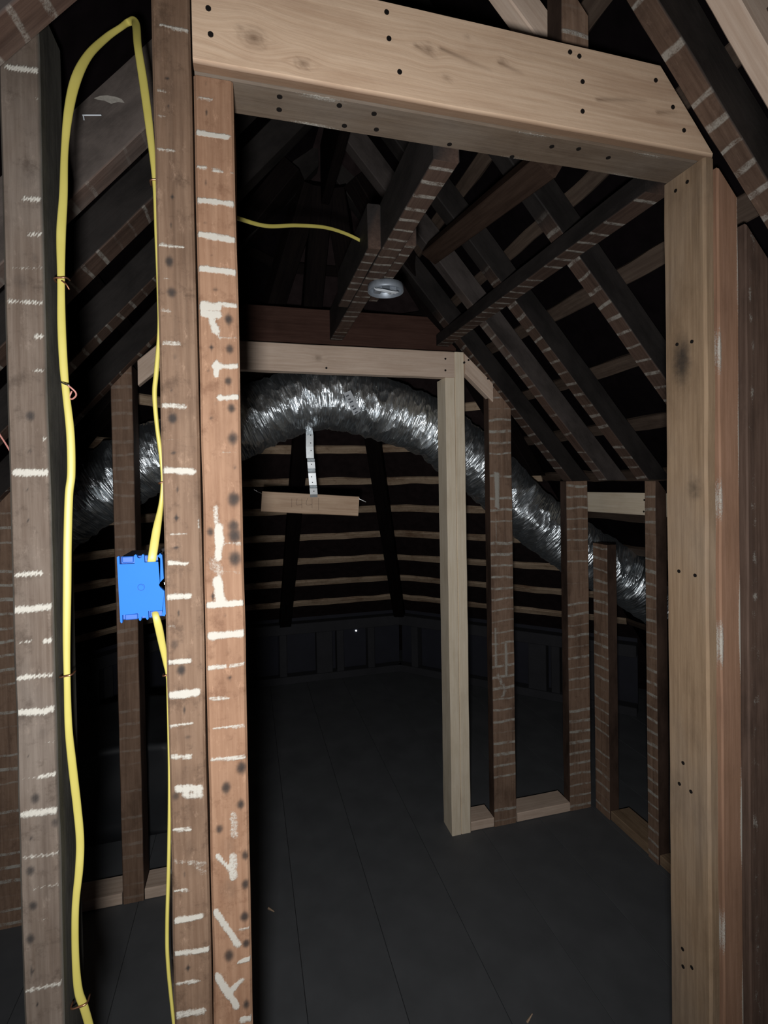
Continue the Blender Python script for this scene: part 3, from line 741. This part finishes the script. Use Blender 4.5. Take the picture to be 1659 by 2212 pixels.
hb = beam('hanging_block', Pl, Pr, (0, -1, 0), .0770, .038, M['pine'], nx=10, step=.01,
     attrs={'knot': lambda x, y, z, f: .5*math.exp(-((z-.39)/.006)**2-((x+.01)/.006)**2)})
tag(hb, 'pale pine block hanging level from the metal strap', 'block')
tube('nail', [at(548,1057,'Y',2.02), at(556,1062,'Y',2.02), at(567,1067,'Y',2.025)], .0016, M['wire'], hb, 6, 8)
tube('nail', [at(773,1076,'Y',2.025), at(783,1081,'Y',2.02), at(791,1085,'Y',2.015)], .0020, M['wire'], hb, 6, 8)
yp = 2.0048
for s_ in ([(630,1077),(630,1096)], [(642,1077),(640,1090),(652,1090)], [(652,1077),(652,1098)], [(664,1076),(662,1090),(674,1090)], [(674,1077),(674,1098)], [(688,1076),(688,1102)]):
    tube('pencil_stroke', [at(x, y, 'Y', yp) for x, y in s_], .0006, M['pencil'], hb, 5, 10)
# small bright tag on the far end of the duct
tg = slab('metal_tag', [at(1297,1304,'Y',1.80), at(1306,1292,'Y',1.80), at(1316,1302,'Y',1.80), at(1307,1318,'Y',1.80)], .001, M['paper'])
adopt(tg, du); tag(tg, 'small bright tag')

# ------------------------------------------------------------------ yellow cables
def cable(name, pts, label, n=160):
    """pts: px, py, Y, half width across the view, half thickness along it"""
    P = spline([at(a, b_, 'Y', y) for a, b_, y, w1, w2 in pts], n)
    W = spline([(w1*.86, w2, 0) for a, b_, y, w1, w2 in pts], n)
    SG = 14; V = []; F = []
    for i, p in enumerate(P):
        t = (P[min(i+1, n)]-P[max(i-1, 0)]).normalized()
        v = (p-EYE).normalized(); sd = t.cross(v)
        if sd.length < .05: sd = Vector((1, 0, 0))
        sd.normalize(); nn = t.cross(sd).normalized()
        for j in range(SG):
            g = 2*math.pi*j/SG; c, s = math.cos(g), math.sin(g)
            c = math.copysign(abs(c)**.7, c); s = math.copysign(abs(s)**.7, s)
            V.append(p+sd*(W[i].x*c)+nn*(W[i].y*s))
    for i in range(n):
        for j in range(SG):
            k = (j+1) % SG; F.append((i*SG+j, i*SG+k, (i+1)*SG+k, (i+1)*SG+j))
    F.append(tuple(reversed(range(SG)))); F.append(tuple(n*SG+j for j in range(SG)))
    b = bmesh.new(); b.from_mesh(mesh('tmp', V, F))
    root = empty(name, P[0]); tag(root, label, 'cable')
    obj('sheath', bm_mesh(name, b), M['cable'], root, True)
    return root
a, b_ = .0056, .0028
c1 = cable('electrical_cable', [(200,2250,.745,a,b_),(192,2212,.745,a,b_),(181,2174,.742,a,b_),(169,2137,.74,a,b_),(163,2063,.74,.005,b_),(163,1960,.74,.005,b_),(171,1877,.745,a,b_),(173,1815,.75,a,b_),(167,1745,.75,a,b_),
   (156,1650,.745,a,b_),(148,1568,.74,.005,b_),(145,1465,.738,.0045,b_),(144,1382,.738,.005,b_),(145,1274,.738,.0055,b_),(146,1173,.738,.0055,b_),(149,1071,.738,.0055,b_),(154,1021,.738,.0055,b_),(152,936,.738,.0055,b_),(143,852,.738,.005,b_),
   (137,784,.738,.0055,b_),(133,700,.738,.0055,b_),(132,605,.738,.005,b_),(132,506,.74,.0062,b_),(137,422,.745,a,b_),(140,321,.75,.0050,b_),(149,236,.75,.0062,b_),(165,169,.755,.0068,b_),(192,118,.77,a,b_),(230,81,.79,.0048,b_),(260,60,.80,.0042,b_),(278,48,.805,.0050,b_),
   (293,50,.79,.0062,b_),(298,101,.765,.0060,b_),(311,186,.755,.0064,b_),(324,287,.745,.0056,b_),(334,392,.74,.0036,.0045),(338,506,.738,.0030,.005),(343,641,.735,.0028,.0055),(344,717,.735,.003,.0052),(338,801,.735,.0036,.005),(334,852,.735,.0036,.005),
   (339,919,.735,.0032,.005),(348,987,.735,.0032,.005),(351,1038,.735,.0026,.0052),(348,1088,.735,.0036,.0045),(338,1146,.725,.0060,.0030),(329,1204,.716,.0062,.0030),(326,1218,.722,.0058,.0030)],
   'yellow cable looping up over the brown stud and down into the blue box', 620)
c2 = cable('electrical_cable', [(334,1318,.722,.0045,.0035),(337,1332,.714,.0050,.003),(343,1356,.716,.0056,.003),(350,1390,.725,.0052,.003),(358,1430,.733,.0042,.0045),(362,1460,.735,.0028,.0052),(363,1506,.735,.0024,.0055),(366,1671,.735,.0024,.0055),(365,1836,.735,.0028,.005),
   (361,2001,.735,.0030,.005),(363,2083,.735,.0030,.005),(373,2187,.735,.0028,.005),(380,2250,.735,.0028,.005)], 'yellow cable hanging from the bottom of the blue box', 200)
c3 = cable('electrical_cable', [(400,430,.84,.0042,.0028),(455,452,.90,.0042,.0028),(512,471,.97,.0044,.0028),(575,488,1.04,.0044,.0028),(640,487,1.10,.0044,.0028),(700,491,1.15,.0044,.0028),(745,504,1.19,.0044,.0028),(783,522,1.215,.0044,.0028),(800,532,1.235,.004,.0028)],
   'yellow cable crossing the dark roof space to the joist', 120)
def staple(parent, px, py, y, hw, mat, tail=0):
    p = at(px, py, 'Y', y)
    tube('staple', [p+Vector((-hw, .006, -.002)), p+Vector((-hw*.9, -.005, -.001)), p+Vector((0, -.0065, 0)), p+Vector((hw*.9, -.005, .001)), p+Vector((hw, .006, .002))], .0012, mat, parent, 6, 16)
staple(c1, 133, 604, .738, .0075, M['copper']); staple(c1, 145, 1457, .738, .0078, M['copper']); staple(c1, 173, 2165, .742, .010, M['copper'])
staple(c1, 335, 394, .74, .0055, M['copper']); staple(c1, 352, 1042, .735, .0045, M['copper'])
staple(c2, 361, 1455, .735, .0048, M['copper'])
w_ = tube('bare_wire', [at(a_, b2, 'Y', y) for a_, b2, y in ((133,826,.735),(143,830,.728),(154,838,.726),(163,847,.728),(164,855,.732),(156,862,.736),(150,858,.738),(155,845,.738))], .0011, M['pink'], c1, 6, 30)
tube('bare_wire', [at(a_, b2, 'Y', y) for a_, b2, y in ((130,824,.735),(140,829,.727),(150,832,.726))], .0012, M['wire'], c1, 6, 10)
tube('bare_wire', [at(a_, b2, 'Y', y) for a_, b2, y in ((133,606,.735),(143,614,.735),(150,626,.737))], .0010, M['copper'], c1, 6, 10)
wr = tube('loose_wire', [at(a_, b2, 'Y', y) for a_, b2, y in ((-10,925,.75),(10,955,.742),(22,975,.735),(29,988,.728))], .0011, M['pink'], None, 6, 16)
tag(wr, 'thin bent wire at the left edge of the grey stud', 'wire')

# ------------------------------------------------------------------ blue switch box
BY = .712
A, B_ = at(256, 1270, 'Y', BY), at(356, 1270, 'Y', BY); Tp, Bt = at(306, 1197, 'Y', BY), at(306, 1343, 'Y', BY)
BWd, BHt = B_.x-A.x, Tp.z-Bt.z; BX, BZ = A.x, Bt.z
bx_ = empty('switch_box', (BX+BWd/2, BY, BZ)); tag(bx_, 'bright blue plastic electrical box fixed beside the brown stud', 'electrical box')
def bp(u, v, y=0.0): return Vector((BX+u*BWd - (v-.5)*.0022, BY+y, BZ+v*BHt))
OUT = [(0,.97),(.03,.985),(.05,.985),(.05,.865),(.37,.865),(.37,.985),(.40,1),(.425,.985),(.435,.955),(.48,.94),(.525,.955),(.535,.985),(.56,1),(.585,.98),(.585,.875),(.93,.875),(.93,.925),(.88,.955),(.93,1),(.975,.97),
 (.985,.62),(.90,.565),(.872,.53),(.90,.49),(.985,.43),(.99,.09),(.965,.055),(.90,.07),(.93,.15),(.61,.15),(.61,.035),(.585,.02),(.56,.035),(.55,.07),(.505,.085),(.46,.07),(.45,.025),(.425,.012),(.40,.03),(.40,.13),(.05,.12),(.045,.01),(.025,0),(0,.02)]
b = bmesh.new()
f0 = [b.verts.new(bp(u, v)) for u, v in OUT]; f1 = [b.verts.new(bp(u, v, .006)) for u, v in OUT]
N_ = len(OUT)
ff = b.faces.new(f0); fb = b.faces.new(list(reversed(f1)))
for i in range(N_): b.faces.new((f0[i], f1[i], f1[(i+1) % N_], f0[(i+1) % N_]))
bmesh.ops.triangulate(b, faces=[ff, fb])
obj('back_plate', bm_mesh('back_plate', b), M['blue'], bx_)
def bbox(name, u0, u1, v0, v1, y0, y1, mat, bev=.001):
    b = bmesh.new(); lo, hi = bp(u0, v0, y0), bp(u1, v1, y1)
    add_box(b, (min(lo.x, hi.x), lo.y, lo.z), (max(lo.x, hi.x), hi.y, hi.z), bev); return obj(name, bm_mesh(name, b), mat, bx_)
bbox('body', .02, .84, .03, .97, .0062, .070, M['bluedeep'])
for (u0, u1, v0, v1) in ((.09, .34, .875, .97), (.62, .92, .885, .97), (.09, .37, .03, .115), (.63, .92, .05, .14)):
    bbox('knockout', u0, u1, v0, v1, .0035, .012, M['bluedeep'])
lathe_c = bp(.485, .51, -.0003)
V = []; F = []
for i in range(40):
    g = 2*math.pi*i/40
    for r, y in ((.0036, .0), (.0038, -.0007), (.0042, -.0007), (.0044, .0)): V.append(lathe_c+Vector((r*math.cos(g), y, r*math.sin(g))))
for i in range(40):
    k = (i+1) % 40
    for j in range(3): F.append((i*4+j, k*4+j, k*4+j+1, i*4+j+1))
b = bmesh.new(); b.from_mesh(mesh('t', V, F)); obj('moulded_ring', bm_mesh('moulded_ring', b), M['bluedeep'], bx_, True)
b = bmesh.new(); add_cyl(b, lathe_c+Vector((0, 0, 0)), lathe_c+Vector((0, -.0006, 0)), .0030, 20); obj('moulded_boss', bm_mesh('moulded_boss', b), M['blue'], bx_)
brk = bbox('side_bracket', .855, .985, .04, .99, .008, .05, M['black']); tag(brk, 'black side bracket')
b = bmesh.new(); add_cyl(b, bp(.95, 1.03, .012), bp(1.045, 1.045, .012), .0034, 12); obj('nail', bm_mesh('nail', b), M['black'], bx_)
b = bmesh.new(); add_cyl(b, bp(.93, .53, .006), bp(.93, .53, .009), .003, 12); obj('nail', bm_mesh('nail', b), M['steel'], bx_)

# ------------------------------------------------------------------ dark insulation behind the far partition, bits on the floor
def batt(lo, hi, label, seed):
    b = bmesh.new(); add_box(b, lo, hi)
    bmesh.ops.subdivide_edges(b, edges=b.edges, cuts=14, use_grid_fill=True)
    for v in b.verts:
        if v.co.z > lo[2]+.02:
            v.co += Vector((nz3(v.co.x*5+seed, v.co.y*5, v.co.z*5), nz3(v.co.x*5, v.co.y*5+seed, v.co.z*5), nz3(v.co.x*4, v.co.y*4, v.co.z*4+seed)))*.035
    o = obj('insulation_batt', bm_mesh('insulation_batt', b), M['insul'], None, True); return tag(o, label, 'insulation')
batt((-.86, 2.14, .002), (-.30, 2.62, .36), 'dark grey insulation batt on the floor behind the tall brown stud', 1)
for (p0, p1, r, lab_) in ((at(1139,2208,'Z',.004), at(1150,2190,'Z',.006), .003, 'tiny pale splinter lying on the dark floor at the bottom'), (at(580,1962,'Z',.004), at(592,1969,'Z',.006), .004, 'small pale chip lying on the floor beside the orange-brown jamb')):
    b = bmesh.new(); add_cyl(b, p0, p1, r, 5, r*.4); o = obj('wood_splinter', bm_mesh('wood_splinter', b), M['pine']); tag(o, lab_, 'splinter')
